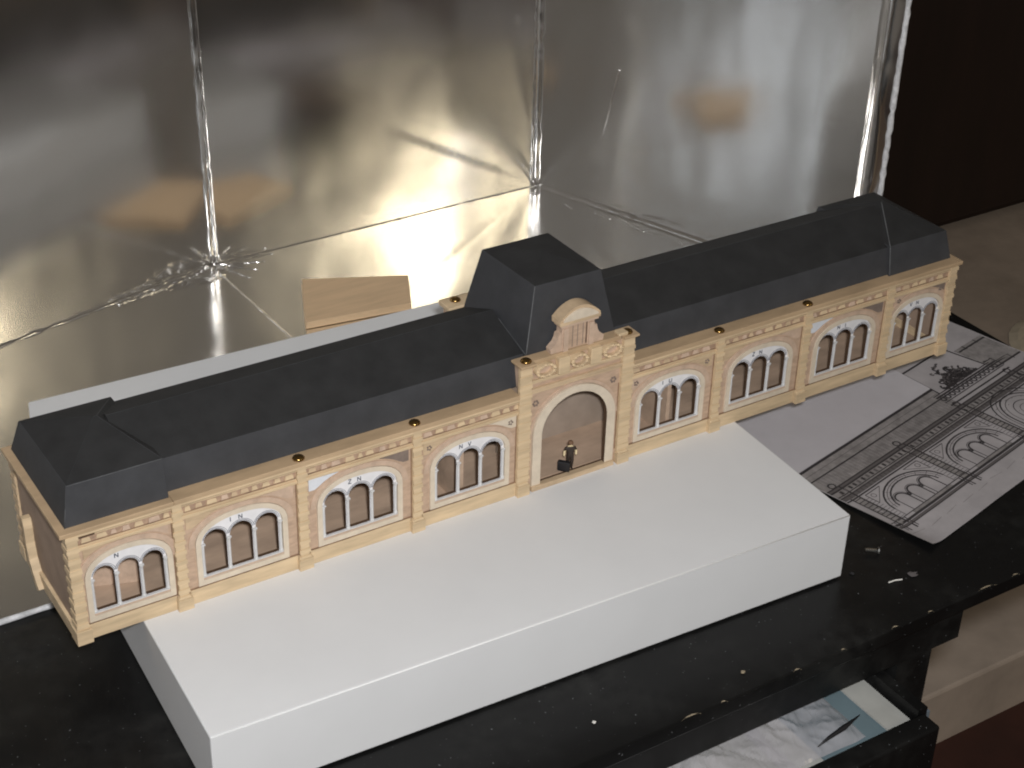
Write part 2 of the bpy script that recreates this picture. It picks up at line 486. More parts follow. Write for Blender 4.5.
# crumpled knots of foil at the two lower corners
def knot(c, sx, sy, sz, seed):
    mb = MB()
    def fn(u, w):
        x = (u-0.5)*2; y = (w-0.5)*2
        h = max(0, 1-math.hypot(x, y))
        q = 0.55+0.9*abs(nz(u*5, w*5, seed))+0.5*nz(u*13, w*13, seed)
        return (c[0]+x*sx, c[1]+y*sy, c[2]-0.1+h*sz*q)
    mb.grid(fn, 26, 20, FOILS)
    return fpart(mb, "crumpled_corner", fix=False)
knot((-7.4, 45.9, FZ), 4.0, 1.2, 0.42, 1.3)
knot((-3.2, 47.0, FZ), 2.0, 0.9, 0.40, 4.4)
knot((36.4, 29.5, FZ), 1.4, 4.0, 0.4, 7.7)
for k_ in range(9):
    q0 = C1+LD*(0.2+0.5*k_)+Vector((0, -0.15-0.12*k_, -0.03)); q1 = q0+LD*(3.5+0.9*(k_ % 4))+Vector((0, -0.5+0.13*k_, 0.02+0.06*(k_ % 3)))
    seam("foil_wrinkle", q0, q1, 0.09+0.02*(k_ % 3), 0.16, 16, 21.0+k_, FOILS, 6)
for k_ in range(4):
    q0 = C1+Vector((0.3, -0.2, 0.0)); q1 = q0+Vector((1.5+1.2*k_, -3.6+1.1*k_, -0.02))
    seam("foil_wrinkle", q0, q1, 0.09, 0.12, 12, 41.0+k_, FOILS, 6)
for k_ in range(6):
    q0 = C2+RD*(5+3.2*k_)+Vector((-1.7+0.2*(k_ % 3), -0.2, -0.02)); q1 = q0+RD*(1.2+0.7*(k_ % 3))+Vector((-0.5+0.4*(k_ % 2), 0, 0))
    seam("foil_wrinkle", q0, q1, 0.10, 0.14, 10, 51.0+k_, FOILS, 6)
# rounded outer rim of the right panel: bulging foil and a torn white edge
E0 = C2+RD*RLEN
nR = Vector((RD.y, -RD.x, 0))
if nR.x > 0: nR = -nR
def rim_fn(u, w):
    z = w*HT
    a = u*PI
    bul = 0.42+0.16*nz(z*0.22, 3.3)+(0.20 if (int(z/5.2) % 2) else 0)*math.sin(PI*((z/5.2) % 1))
    s = -1.9+u*2.1
    return E0+RD*s+nR*(0.05+bul*math.sin(a)+0.004*z)+Vector((0, 0, z))
mb = MB(); mb.grid(rim_fn, 14, 160, FOIL); fpart(mb, "edge_wrap", smooth=True, fix=False)
seam("torn_edge", E0+RD*0.35+nR*0.05, E0+RD*0.35+nR*0.3+Vector((0, 0, HT)), 0.22, 0.12, 130, 15.0, RIPPED)

# ================================================================== white box
bx = MB()
foot = [(-29.83, -10.84), (12.99, -12.53), (14.85, 24.6), (-27.29, 26.11), (-27.96, 23.68)]
n = len(foot)
bx.add([(x, y, TZ+0.15) for x, y in foot]+[(x, y, 0.0) for x, y in foot],
       [tuple(range(n-1, -1, -1)), tuple(range(n, 2*n))]+[(i, (i+1) % n, n+(i+1) % n, n+i) for i in range(n)], BOXM)
bxo = bx.build("cardboard_box", bevel=0.10, seg=3)
tag(bxo, "large flat white cardboard box lying on the black table under the model building", "box")
fold = MB()
fold.tube([(-29.75, -10.80, -0.05), (-8, -11.67, -0.045), (12.92, -12.48, -0.05)], 0.05, BOXEDGE, 8)  # paler tube: the highlight of the front top edge put into colour
fold.build("box_edge_highlight", bxo, smooth=True)

# ================================================================== model building
mbd = empty("model_building", "long wooden model of a station building with black roofs standing on the white box", "model building", (0, 0, 0))
CW = 3.87; PITCH = 7.626
PILX = [CW+PITCH*i for i in range(4)]           # 3.87 .. 26.75
XEND = 33.05                                     # outer face of the end walls
DEP = 9.43
HW = 7.6                                         # cornice height of the wings
HC = 9.66                                        # cornice height of the centre

def arch_outline(cx, hw, zb, zs, rise, n=20, p=2.25):
    pts = [(cx-hw, zb), (cx+hw, zb)]
    for i in range(n+1):
        t = PI*i/n
        c, s = math.cos(t), math.sin(t)
        pts.append((cx+hw*math.copysign(abs(c)**(2/p), c), zs+rise*abs(s)**(2/p)))
    return pts

BAYC = [(PILX[i]+PILX[i+1])/2 for i in range(3)]
WIN = [(-29.72, 2.55)]+[(-b, 2.85) for b in reversed(BAYC)]+[(b, 2.85) for b in BAYC]+[(29.80, 2.55)]

# --- front wall with real openings
loops = [[(-XEND+0.1, 0.02), (XEND-0.1, 0.02), (XEND-0.1, 7.2), (-XEND+0.1, 7.2)]]
for cx, hw in WIN:
    loops.append(arch_outline(cx, hw-0.12, 1.25, 3.85, 1.62))
loops.append(arch_outline(0, 2.75, 0.20, 4.0, 2.75, p=2.0))
w = MB(); w.extrude(loops, 0.0, 0.42, PINK, BURNT)
w.build("front_wall", mbd)

# --- plinth boards between the feet
xs = [-XEND]+[-x for x in reversed(PILX)]+PILX+[XEND]
for i in range(len(xs)-1):
    if i == 4: continue
    MB().box(xs[i]+0.42, xs[i+1]-0.42, -0.14, 0.0, 0.0, 1.0, WOODY).build("plinth_board", mbd, bevel=0.03)
MB().box(-3.2, 3.2, -0.34, 0.10, 0.0, 0.36, WOOD).build("door_step", mbd, bevel=0.04)

# --- windows
def make_window(hw, narrow):
    sp = 1.43 if narrow else 1.61
    rad = 0.615 if narrow else 0.70
    fr = MB()
    fr.ring(arch_outline(0, hw, 1.1, 3.85, 1.78), arch_outline(0, hw-0.32, 1.44, 3.85, 1.47), -0.13, 0.10, CREAM, CREAM)
    root = fr.build("window", mbd, bevel=0.0)
    # pink brick arch round the frame
    br = MB()
    o = arch_outline(0, hw+0.42, 3.4, 3.85, 2.12)[2:]; i_ = arch_outline(0, hw+0.03, 3.4, 3.85, 1.81)[2:]
    br.ring(o, i_, -0.06, 0.0, PINKL, BURNT, closed=False)
    br.build("brick_arch", root)
    # white tracery with three arched openings
    tr = MB()
    hw2 = hw-0.325
    lo = [arch_outline(0, hw2, 1.46, 3.85, 1.46)]
    for k in (-1, 0, 1):
        lo.append(arch_outline(k*sp, rad, 1.655, 3.90, rad, n=12, p=2.0))
    tr.extrude(lo, 0.06, 0.30, WHITEP, BURNT)
    tr.build("tracery", root)
    # thin dark double outlines over the three arches
    ln = MB()
    for k in (-1, 0, 1):
        for r0, r1 in ((rad+0.035, rad+0.07), (rad+0.13, rad+0.155)):
            pts = [(k*sp+r1*math.cos(t), 3.90+r1*math.sin(t)) for t in [PI*(0.06+0.88*j/12) for j in range(13)]]
            pti = [(k*sp+r0*math.cos(t), 3.90+r0*math.sin(t)) for t in [PI*(0.06+0.88*j/12) for j in range(13)]]
            ln.ring(pts, pti, 0.045, 0.06, PENCIL, PENCIL, closed=False)
    ln.build("arch_outline", root)
    for k in (-1.5, -0.5, 0.5, 1.5):
        c = MB()
        x = k*sp if abs(k) < 1 else math.copysign(sp+rad+0.10, k)
        r = 0.10
        c.lathe((x, 0.0, 1.648), [(r*1.4, 0), (r*1.4, 0.10), (r, 0.15), (r*0.92, 2.01)], GREYW, 10)
        c.box(x-0.14, x+0.14, -0.11, 0.055, 3.80, 3.88, GREYW)
        c.lathe((x, 0.0, 3.64), [(r, 0), (r*1.3, 0.155)], GREYW, 10)
        c.build("column", root)
    sl = MB().box(-hw2, hw2, -0.11, 0.055, 1.48, 1.555, PINKL)
    sl.box(-hw2, hw2, -0.06, 0.05, 1.557, 1.645, GREYW)
    sl.build("sill", root)
    return root

def scribble(root, strokes):
    p = MB()
    for st in strokes:
        for (x0, z0), (x1, z1) in zip(st[:-1], st[1:]):
            d = Vector((x1-x0, z1-z0)); L = d.length or 1
            nx, nzz = -d.y/L*0.028, d.x/L*0.028
            p.add([(x0+nx, 0.048, z0+nzz), (x1+nx, 0.048, z1+nzz), (x1-nx, 0.048, z1-nzz), (x0-nx, 0.048, z0-nzz),
                   (x0+nx, 0.059, z0+nzz), (x1+nx, 0.059, z1+nzz), (x1-nx, 0.059, z1-nzz), (x0-nx, 0.059, z0-nzz)],
                  [(0, 1, 2, 3), (0, 4, 5, 1), (2, 6, 7, 3)], PENCIL)
    p.build("pencil_mark", root)

def letter(ch, x, z, h=0.28):
    w_ = h*0.7
    L = {"N": [[(0, 0), (0, 1), (1, 0), (1, 1)]], "T": [[(0, 1), (1, 1)], [(.5, 1), (.5, 0)]], "H": [[(0, 0), (0, 1)], [(1, 0), (1, 1)], [(0, .5), (1, .5)]],
         "Z": [[(0, 1), (1, 1), (0, 0), (1, 0)]], "I": [[(.5, 0), (.5, 1)]], "J": [[(1, 1), (1, .2), (.5, 0), (0, .2)]], "V": [[(0, 1), (.5, 0), (1, 1)]], "U": [[(0, 1), (0, .1), (1, .1), (1, 1)]]}[ch]
    return [[(x+a*w_, z+b*h) for a, b in st] for st in L]
MARKS = ["N", "IN", "ZN", "NV", "IU", "ZN", "NI", "VN"]
wide = None; narrow_w = None; wins = []
for k, (cx, hw) in enumerate(WIN):
    if hw < 2.7:
        if narrow_w is None:
            narrow_w = make_window(hw, True); r_ = narrow_w; r_.location = (cx*S, 0, 0)
        else: r_ = copy_part(narrow_w, mbd, (cx, 0, 0))
    else:
        if wide is None:
            wide = make_window(hw, False); r_ = wide; r_.location = (cx*S, 0, 0)
        else: r_ = copy_part(wide, mbd, (cx, 0, 0))
    wins.append(r_)
for r_, mk in zip(wins, MARKS):
    st = []
    for j, ch in enumerate(mk):
        st += letter(ch, -0.70+j*0.62, 4.80)
    scribble(r_, st)

# --- spandrel panels in the upper corners of each bay
def spandrel(xc, hw, side, bay_half, mt, detail):
    # corner piece bounded by the wall's arch; side -1 left, +1 right
    xo = xc+side*(bay_half-0.50)
    zt = 6.02
    pts = [(xo, zt)]
    n_ = 7
    arc = []
    for j in range(n_):
        x = xo-side*(0.05+1.9*j/(n_-1))
        u = min(1, abs((x-xc)/(hw+0.52)))
        z = 3.85+2.22*(max(0, 1-u**2.25))**(1/2.25)
        arc.append((x, min(zt-0.03, max(z, 5.2)+0.02)))
    loop = [(xo, zt)]+[(xo, arc[0][1])]+arc[1:]
    if side > 0: loop = loop[::-1]
    o = MB().extrude([loop], -0.055, -0.002, mt, WOOD if mt is not GREYP else BURNT)
    ob = o.build("spandrel_panel", mbd)
    if detail:
        d = MB()
        cx_, cz_ = xo-side*0.42, zt-0.38
        for a in range(5):
            t = 2*PI*a/5
            d.lathe((cx_+0.13*math.cos(t), -0.06, cz_+0.13*math.sin(t)), [(0.05, -0.05), (0.07, 0), (0.05, 0.05)], GREYP, 6)
        d.build("rosette", ob)
    return ob
SP = {0: (WOOD, PINKL, 0), 1: (WOOD, PINKL, 0), 2: (BLUEW, GREYP, 0), 3: (WOOD, CREAM, 1), 4: (PINKL, WOOD, 1), 5: (WOOD, PINKL, 0), 6: (BLUEW, GREYP, 0), 7: (PINKL, GREYP, 1)}
for k, (cx, hw) in enumerate(WIN):
    if k in (0, 7): bh = 2.95
    else: bh = PITCH/2
    a, b, dt = SP[k]
    spandrel(cx, hw, -1, bh, a, dt)
    spandrel(cx, hw, 1, bh, b, dt)

# --- string courses, frieze, cornice plates
for i in range(len(xs)-1):
    if i == 4: continue
    a, b = xs[i]+0.25, xs[i+1]-0.25
    if i == 0: a += 0.35
    if i == 8: b -= 0.35
    MB().box(a, b, -0.04, 0.0, 6.015, 6.078, SCORCH).box(a, b, -0.05, 0.0, 6.401, 6.45, SCORCH).box(a, b, -0.05, 0.0, 6.85, 6.918, SCORCH).box(a, b, -0.20, -0.003, 7.031, 7.075, SCORCH).box(a, b, -0.12, -0.003, 1.0, 1.035, SCORCH).box(a, b, -0.235, -0.221, 7.24, 7.30, SCORCH).build("joint_line", mbd)["kind"] = "stuff"
    MB().box(a, b, -0.17, 0.0, 6.08, 6.28, WOODY).box(a, b, -0.09, 0.0, 6.281, 6.40, WOOD).build("string_course", mbd, bevel=0.02)
    MB().box(a, b, -0.16, 0.0, 6.92, 7.03, WOODY).build("string_course", mbd, bevel=0.02)
    fz = MB()
    fz.box(a, b, -0.02, -0.001, 6.46, 6.845, FRIEZE)
    x = a+0.25
    while x < b-0.3:
        wd = 0.30+0.38*random.random()
        fz.box(x, x+wd, -0.09-0.04*random.random(), 0.0, 6.50+0.05*random.random(), 6.80, random.choice((WOOD, PINKL, WOODY, WOODY)), 0.06)
        x += wd+0.16+0.20*random.random()
    fz.build("frieze_ornament", mbd)
    # cornice moulding
    MB().box(a-0.25, b+0.25, -0.25, 0.0, 7.076, 7.29, WOODY).build("cornice_moulding", mbd, bevel=0.03)
for s in (-1, 1):
    x0, x1 = sorted((s*(CW+0.45), s*26.9))
    MB().box(x0, x1, -0.36, 0.80, 7.302, HW, PLATEW).build("cornice_plate", mbd, bevel=0.04)
    x0, x1 = sorted((s*26.905, s*(XEND+0.35)))
    MB().box(x0, x1, -0.36, DEP+0.2, 7.302, HW-0.03, PLATEW).build("cornice_plate", mbd, bevel=0.04)
MB().box(-26.9, -CW-0.5, DEP-0.8, DEP+0.1, 7.302, HW, PLATEW).build("cornice_plate", mbd, bevel=0.04)
MB().box(CW+0.5, 26.9, DEP-0.8, DEP+0.1, 7.302, HW, PLATEW).build("cornice_plate", mbd, bevel=0.04)
# small solid dark patch: the shade of a slot in the left bay's cornice, as colour
MB().box(-32.35, -31.45, -0.245, -0.222, 6.98, 7.26, BURNT).build("slot_shade", mbd)

# --- pilasters
def make_pilaster(x, hw=0.27, top=7.3, quoin=0.085):
    p = MB()
    p.box(-hw, hw, -0.26, 0.0, 0.9, top, WOODY)
    p.box(-hw-0.075, -hw-0.002, -0.03, 0.0, 1.05, 6.06, SCORCH)
    p.box(hw+0.002, hw+0.075, -0.03, 0.0, 1.05, 6.06, SCORCH)
    z = 1.15
    k = 0
    while z < top-0.45:
        e = quoin if k % 2 == 0 else 0.015
        p.box(-hw-e, hw+e, -0.26-e*0.7-0.012, -0.20, z, z+0.25, WOODY, 0.02)
        z += 0.335; k += 1
    o = p.build("pilaster", mbd, loc=(x, 0, 0))
    f = MB().box(-0.46, 0.46, -0.46, 0.0, 0.004, 0.78, WOODY)
    f.box(-0.40, 0.40, -0.40, 0.0, 0.781, 0.92, WOODY, 0.06)
    f.build("foot_block", o, bevel=0.03)
    return o
pil = make_pilaster(PILX[1])
for x in (PILX[2], PILX[3], -PILX[1], -PILX[2], -PILX[3]):
    copy_part(pil, mbd, (x, 0, 0))
cp = make_pilaster(CW, 0.42, 9.48, 0.06)
copy_part(cp, mbd, (-CW, 0, 0))

# --- corner quoins
def make_corner(s, y, fr):
    """quoin pier at an end corner; s -1 left, fr True for the front"""
    c = MB()
    ya, yb = (-0.26, 0.5) if fr else (DEP-0.6, DEP+0.12)
    xa, xb = sorted((s*XEND, s*(XEND-0.62)))
    c.box(xa, xb, ya, yb, 0.9, 7.3, WOODY)
    z = 1.0; k = 0
    while z < 7.0:
        e = 0.065 if k % 2 == 0 else 0.0
        c.box(xa-e, xb+e, ya-e, yb+e, z, z+0.30, WOODY if fr else WOOD, 0.03)
        z += 0.37; k += 1
    o = c.build("corner_pier", mbd)
    MB().box(xa-0.14, xb+0.16, ya-0.2, yb+0.12, 0.004, 0.92, WOODY).build("foot_block", o, bevel=0.03)
for s in (-1, 1):
    make_corner(s, 0, True); make_corner(s, DEP, False)

# --- end walls, back wall, floor, inside
for s in (-1, 1):
    xa, xb = sorted((s*(XEND-0.10), s*(XEND-0.4)))
    MB().box(xa, xb, 0.5, DEP-0.6, 0.9, 7.3, SHADEBR).build("end_wall", mbd)
    xa, xb = sorted((s*(XEND-0.45), s*(XEND+0.10)))
    MB().box(xa, xb, 0.65, DEP-0.6, 0.004, 0.9, WOODY).build("plinth_board", mbd, bevel=0.03)
MB().box(-XEND+0.5, XEND-0.5, DEP-0.4, DEP, 0.3, 7.3, INNER).build("back_wall", mbd)
MB().box(-XEND+0.7, XEND-0.7, DEP+0.003, DEP+0.10, 0.3, 7.29, REARB).build("added_rear_sheet", mbd)  # dark sheet added so the building's back reflects dark in the foil
MB().box(-XEND+0.5, XEND-0.5, 0.44, DEP-0.41, 0.01, 0.30, INNER).build("floor_board", mbd)
MB().box(-XEND+0.5, XEND-0.5, 0.44, DEP-0.41, 7.0, 7.2, INNER).box(-3.3, 3.3, -0.0, DEP, 9.30, 9.34, INNER).build("ceiling_board", mbd)
for s in (-1, 1):
    MB().box(s*8.0-0.15, s*8.0+0.15, 0.44, DEP-0.41, 0.301, 6.99, INNER).build("partition", mbd)
MB().box(-3.0, 5.8, 4.2, 4.4, 0.301, 6.99, GREYBR).build("added_shade_screen", mbd)  # added screen: the greyer shading deep in the passage put into its colour
# pale card standing inside the left bay
MB().add([(-31.4, 4.2, 0.31), (-28.0, 3.0, 0.31), (-28.0, 3.1, 6.5), (-31.4, 4.3, 6.5), (-31.4, 4.4, 0.31), (-28.0, 3.2, 0.31), (-28.0, 3.3, 6.5), (-31.4, 4.5, 6.5)],
         [(0, 1, 2, 3), (4, 7, 6, 5), (0, 3, 7, 4), (1, 5, 6, 2), (3, 2, 6, 7)], PINKL).build("inner_card", mbd)
# curved pale strip of moulding on the left end wall
st = MB()
prof = [(7.25, 4.25), (7.12, 3.6), (7.15, 2.6), (6.95, 1.6), (6.55, 0.75), (6.15, 0.25), (5.75, -0.1)]
o_ = [(y-0.02, z) for y, z in prof]; i_ = [(y-0.40, z+(0.25 if z < 1 else 0.0)) for y, z in prof]
vs = [(-XEND-0.42, y, z) for y, z in o_]+[(-XEND-0.42, y, z) for y, z in i_]+[(-XEND+0.095, y, z) for y, z in o_]+[(-XEND+0.095, y, z) for y, z in i_]
c = len(prof)
st.add(vs, [(i, i+1, c+i+1, c+i) for i in range(c-1)]+[(c+i, c+i+1, 3*c+i+1, 3*c+i) for i in range(c-1)]+[(i, 2*c+i, 2*c+i+1, i+1) for i in range(c-1)]+[(0, c, 3*c, 2*c)], WOODY)
st.build("moulding_strip", mbd)

# --- centre block: arch frame, attic wall, cornices, garlands
fr = MB()
fr.ring(arch_outline(0, 3.15, 0.20, 4.0, 2.95, p=2.0, n=28), arch_outline(0, 2.50, 0.20, 4.0, 2.46, p=2.0, n=28), -0.20, 0.12, CREAM, BURNT)
o = fr.build("arch_surround", mbd)
# the band has no sill: cover its foot with the step
oa = MB(); q = arch_outline(0, 3.38, 3.5, 4.0, 3.20, p=2.0, n=28)[2:]; q2 = arch_outline(0, 3.18, 3.5, 4.0, 2.98, p=2.0, n=28)[2:]
oa.ring(q, q2, -0.07, 0.0, PINKL, BURNT, closed=False); oa.build("brick_arch", o)
MB().box(-3.43, 3.43, -0.02, 0.42, 7.201, 9.32, PINK).build("attic_wall", mbd)
for x in (-1, 1):
    d = MB()
    for a in range(6):
        t = 2*PI*a/6
        d.lathe((x*2.95+0.17*math.cos(t), -0.02, 6.45+0.17*math.sin(t)), [(0.05, -0.06), (0.08, 0), (0.05, 0.06)], GREYP, 6)
    d.build("rosette", mbd)
MB().box(-3.43, 3.43, -0.24, -0.02, 7.42, 7.66, WOOD).box(-3.43, 3.43, -0.15, -0.02, 7.28, 7.419, WOODY).build("string_course", mbd, bevel=0.02)
MB().box(-3.43, 3.43, -0.22, -0.02, 8.05, 8.26, WOODY).build("string_course", mbd, bevel=0.02)
for x in (-1.2, 1.2):
    MB().box(x-0.42, x+0.42, -0.50, -0.02, 8.34, 9.50, WOODY).build("frieze_block", mbd, bevel=0.05)
for x0, x1 in ((-3.25, -1.75), (-0.65, 0.65), (1.75, 3.25)):
    g = MB()
    cx = (x0+x1)/2; hw = (x1-x0)/2
    ell = lambda k: [(cx+hw*k*math.cos(2*PI*j/18), 8.90+0.46*k*math.sin(2*PI*j/18)) for j in range(18)]
    g.ring(ell(1.0), ell(0.68), -0.42, -0.02, WOODY, WOOD)
    g.extrude([ell(0.68)], -0.12, -0.03, PINKL)
    for j in range(9):
        t = 2*PI*j/9+0.2
        g.lathe((cx+hw*0.84*math.cos(t), -0.42, 8.90+0.385*math.sin(t)), [(0.03, -0.11), (0.14, 0), (0.03, 0.11)], WOODY, 6)
    g.build("garland", mbd)
MB().box(-3.30, 3.30, -0.12, 0.68, 9.33, HC-0.02, PLATEW).build("attic_plate", mbd, bevel=0.03)
for s in (-1, 1):
    xa, xb = sorted((s*3.305, s*4.42))
    MB().box(xa, xb, -0.55, 0.68, 9.49, HC, PLATEW).build("attic_plate", mbd, bevel=0.03)
MB().box(-4.42, 4.42, DEP-1.25, DEP+0.15, 9.33, HC, WOODY).build("attic_plate", mbd, bevel=0.05)
MB().box(-4.1, 4.1, DEP-1.0, DEP+0.02, 7.201, 9.328, PINK).build("attic_wall", mbd)
for s in (-1, 1):
    xa, xb = sorted((s*3.98, s*3.44))
    MB().box(xa, xb, 0.002, DEP-1.05, 7.61, 9.328, INNER).build("attic_side", mbd)

# --- gable (aedicule) on the attic
gb = MB()
gb.box(-0.70, 0.70, 0.06, 0.6, HC+0.003, 11.40, PINK)
go = gb.build("gable", mbd)
g2 = MB()
for x in (-1.20, 0.70):
    g2.box(x, x+0.50, -0.02, 0.6, HC+0.004, 11.40, PINKL)
    g2.box(x+0.08, x+0.42, -0.14, -0.021, HC+0.004, 11.25, PINKL)
for x in (-0.35, 0.02, 0.42):
    g2.box(x-0.02, x+0.02, 0.045, 0.059, HC+0.1, 11.3, GREYP)
g2.box(0.64, 0.70, 0.02, 0.058, HC+0.1, 11.38, BURNT)
g2.build("gable_pilaster", go)
for s in (-1, 1):   # scroll wings
    pts = [(s*1.21, HC+0.003), (s*1.95, HC+0.003), (s*2.0, HC+0.32), (s*1.82, HC+0.50), (s*1.62, HC+0.66), (s*1.48, HC+0.95), (s*1.42, HC+1.25), (s*1.21, HC+1.3)]
    if s < 0: pts = pts[::-1]
    MB().extrude([pts], 0.0, 0.50, PINKL, WOOD).build("scroll", go)
MB().box(-1.40, 1.40, -0.20, 0.62, 11.401, 11.56, PINKL).build("entablature", go, bevel=0.03)
MB().box(-1.50, 1.50, -0.26, 0.75, 11.563, 11.80, WOOD).build("pediment_base", go, bevel=0.03)
seg_ = lambda hw_, z0, rise: [(-hw_, z0), (hw_, z0)]+[(hw_*(1-2*j/14), z0+0.10+rise*(1-(1-2*j/14)**2)) for j in range(15)]
pd = seg_(1.50, 11.803, 0.80); pi_ = seg_(1.28, 11.83, 0.58)
pm = MB().extrude([pd], -0.20, 0.75, WOOD, PINKL)
pm.extrude([pi_], -0.30, -0.201, CREAM)
pm.build("pediment", go)

# --- brass pins
def make_pin():
    p = MB()
    p.lathe((0, 0, 0), [(0.35, 0.0), (0.37, 0.05), (0.32, 0.13), (0.21, 0.20), (0.07, 0.235)], BRASS, 18)
    return p.build("brass_pin", mbd, smooth=True)
pin = make_pin(); pin.location = (-PILX[1]*S, 0.10*S, (HW+0.002)*S)
for x, y, z in ((-PILX[2], 0.10, HW), (PILX[1], 0.10, HW), (PILX[2], 0.10, HW), (-CW+0.12, 0.02, HC), (CW-0.05, 0.02, HC), (-3.48, 9.0, HC), (3.5, 9.0, HC)):
    copy_part(pin, mbd, (x, y, z+0.002))
MB().box(3.0, 3.7, -0.3, 0.3, HC+0.002, HC+0.22, WOODY).build("loose_chip", mbd, bevel=0.05)

# --- roofs
def prism_roof(name, prof, x0, x1, apex0=None, apex1=None):
    """prof = five (y, z) points across the building; apexN = x of the ridge end where that end is hipped"""
    r = MB()
    def end(x, ax, bi):
        return [(x, *prof[0]), (x+bi, *prof[1]), (x if ax is None else ax, *prof[2]), (x+bi, *prof[3]), (x, *prof[4])]
    A = end(x0, apex0, 0.5 if apex0 is not None and x0 < -30 else 0.0)
    B = end(x1, apex1, -0.5 if apex1 is not None and x1 > 30 else 0.0)
    V = A+B
    r.add(V, [(0, 1, 6, 5), (3, 4, 9, 8), (4, 0, 5, 9), (0, 1, 3, 4), (5, 6, 8, 9)], BLACKC)
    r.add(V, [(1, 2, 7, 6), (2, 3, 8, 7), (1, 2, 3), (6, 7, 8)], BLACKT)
    return r.build(name, mbd, bevel=0.03, seg=2)
midp = [(0.66, HW+0.003), (1.02, 9.58), (4.7, 10.98), (8.15, 9.52), (8.8, HW+0.003)]
pavp = [(0.16, HW-0.027), (0.58, 9.93), (4.7, 11.12), (8.55, 9.66), (9.2, HW-0.027)]
endw = 32.92
prism_roof("wing_roof", midp, -28.6, -3.3)
prism_roof("wing_roof", midp, 3.3, 28.9)
pl_ = prism_roof("pavilion_roof", pavp, -endw, -26.98, -29.3, -29.1)
pavr = [(0.46, HW-0.027), (0.84, 9.72), (4.7, 11.06), (8.4, 9.72), (9.1, HW-0.027)]
pr_ = prism_roof("pavilion_roof", pavr, 26.98, endw, 29.5, 29.7)
tw = MB()
B_ = [(-3.32, 0.70, HC+0.003), (3.32, 0.70, HC+0.003), (3.32, 8.15, HC+0.003), (-3.32, 8.15, HC+0.003)]
T_ = [(-2.55, 1.15, 14.0), (2.28, 1.08, 14.0), (2.25, 7.03, 14.0), (-2.75, 7.02, 14.0)]
L_ = [(-3.45, 0.69, HW), (3.45, 0.69, HW), (3.45, 8.16, HW), (-3.45, 8.16, HW)]
tw.add(L_+B_+T_+[(-0.15, 4.1, 14.55)], [(0, 1, 5, 4), (1, 2, 6, 5), (2, 3, 7, 6), (3, 0, 4, 7), (4, 5, 9, 8), (5, 6, 10, 9), (6, 7, 11, 10), (7, 4, 8, 11), (3, 2, 1, 0)], BLACKC)
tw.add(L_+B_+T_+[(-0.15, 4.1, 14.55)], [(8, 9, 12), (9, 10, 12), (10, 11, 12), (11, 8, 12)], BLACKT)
two = tw.build("tower_roof", mbd, bevel=0.04)
def edge_line(parent, a, b, r=0.035, name="worn_edge"):
    p = MB(); A = Vector(a); B = Vector(b); N = 10
    p.tube([A.lerp(B, i/N) for i in range(N+1)], [r*(0.7+0.5*abs(nz(i*0.9, a[0]))) for i in range(N+1)], BLACKE, 6)
    return p.build(name, parent, smooth=True)
edge_line(two, (-3.30, 0.72, HC), (-2.54, 1.17, 14.0), 0.045)
edge_line(two, (-3.32, 0.75, HC+0.01), (-3.33, 4.2, HC+1.1), 0.02)
edge_line(two, (-3.1, 8.0, 10.05), (-2.98, 5.0, 11.0), 0.04)
edge_line(pl_, (-endw+0.02, 0.18, HW), (-endw+0.50, 0.60, 9.9), 0.03)
edge_line(pl_, (-endw+0.50, 0.57, 9.93), (-27.0, 0.57, 9.93), 0.018)
edge_line(pr_, (27.0, 0.47, HW), (27.0, 0.84, 9.72), 0.05)
edge_line(pr_, (27.0, 0.84, 9.72), (29.5, 4.7, 11.06), 0.045)

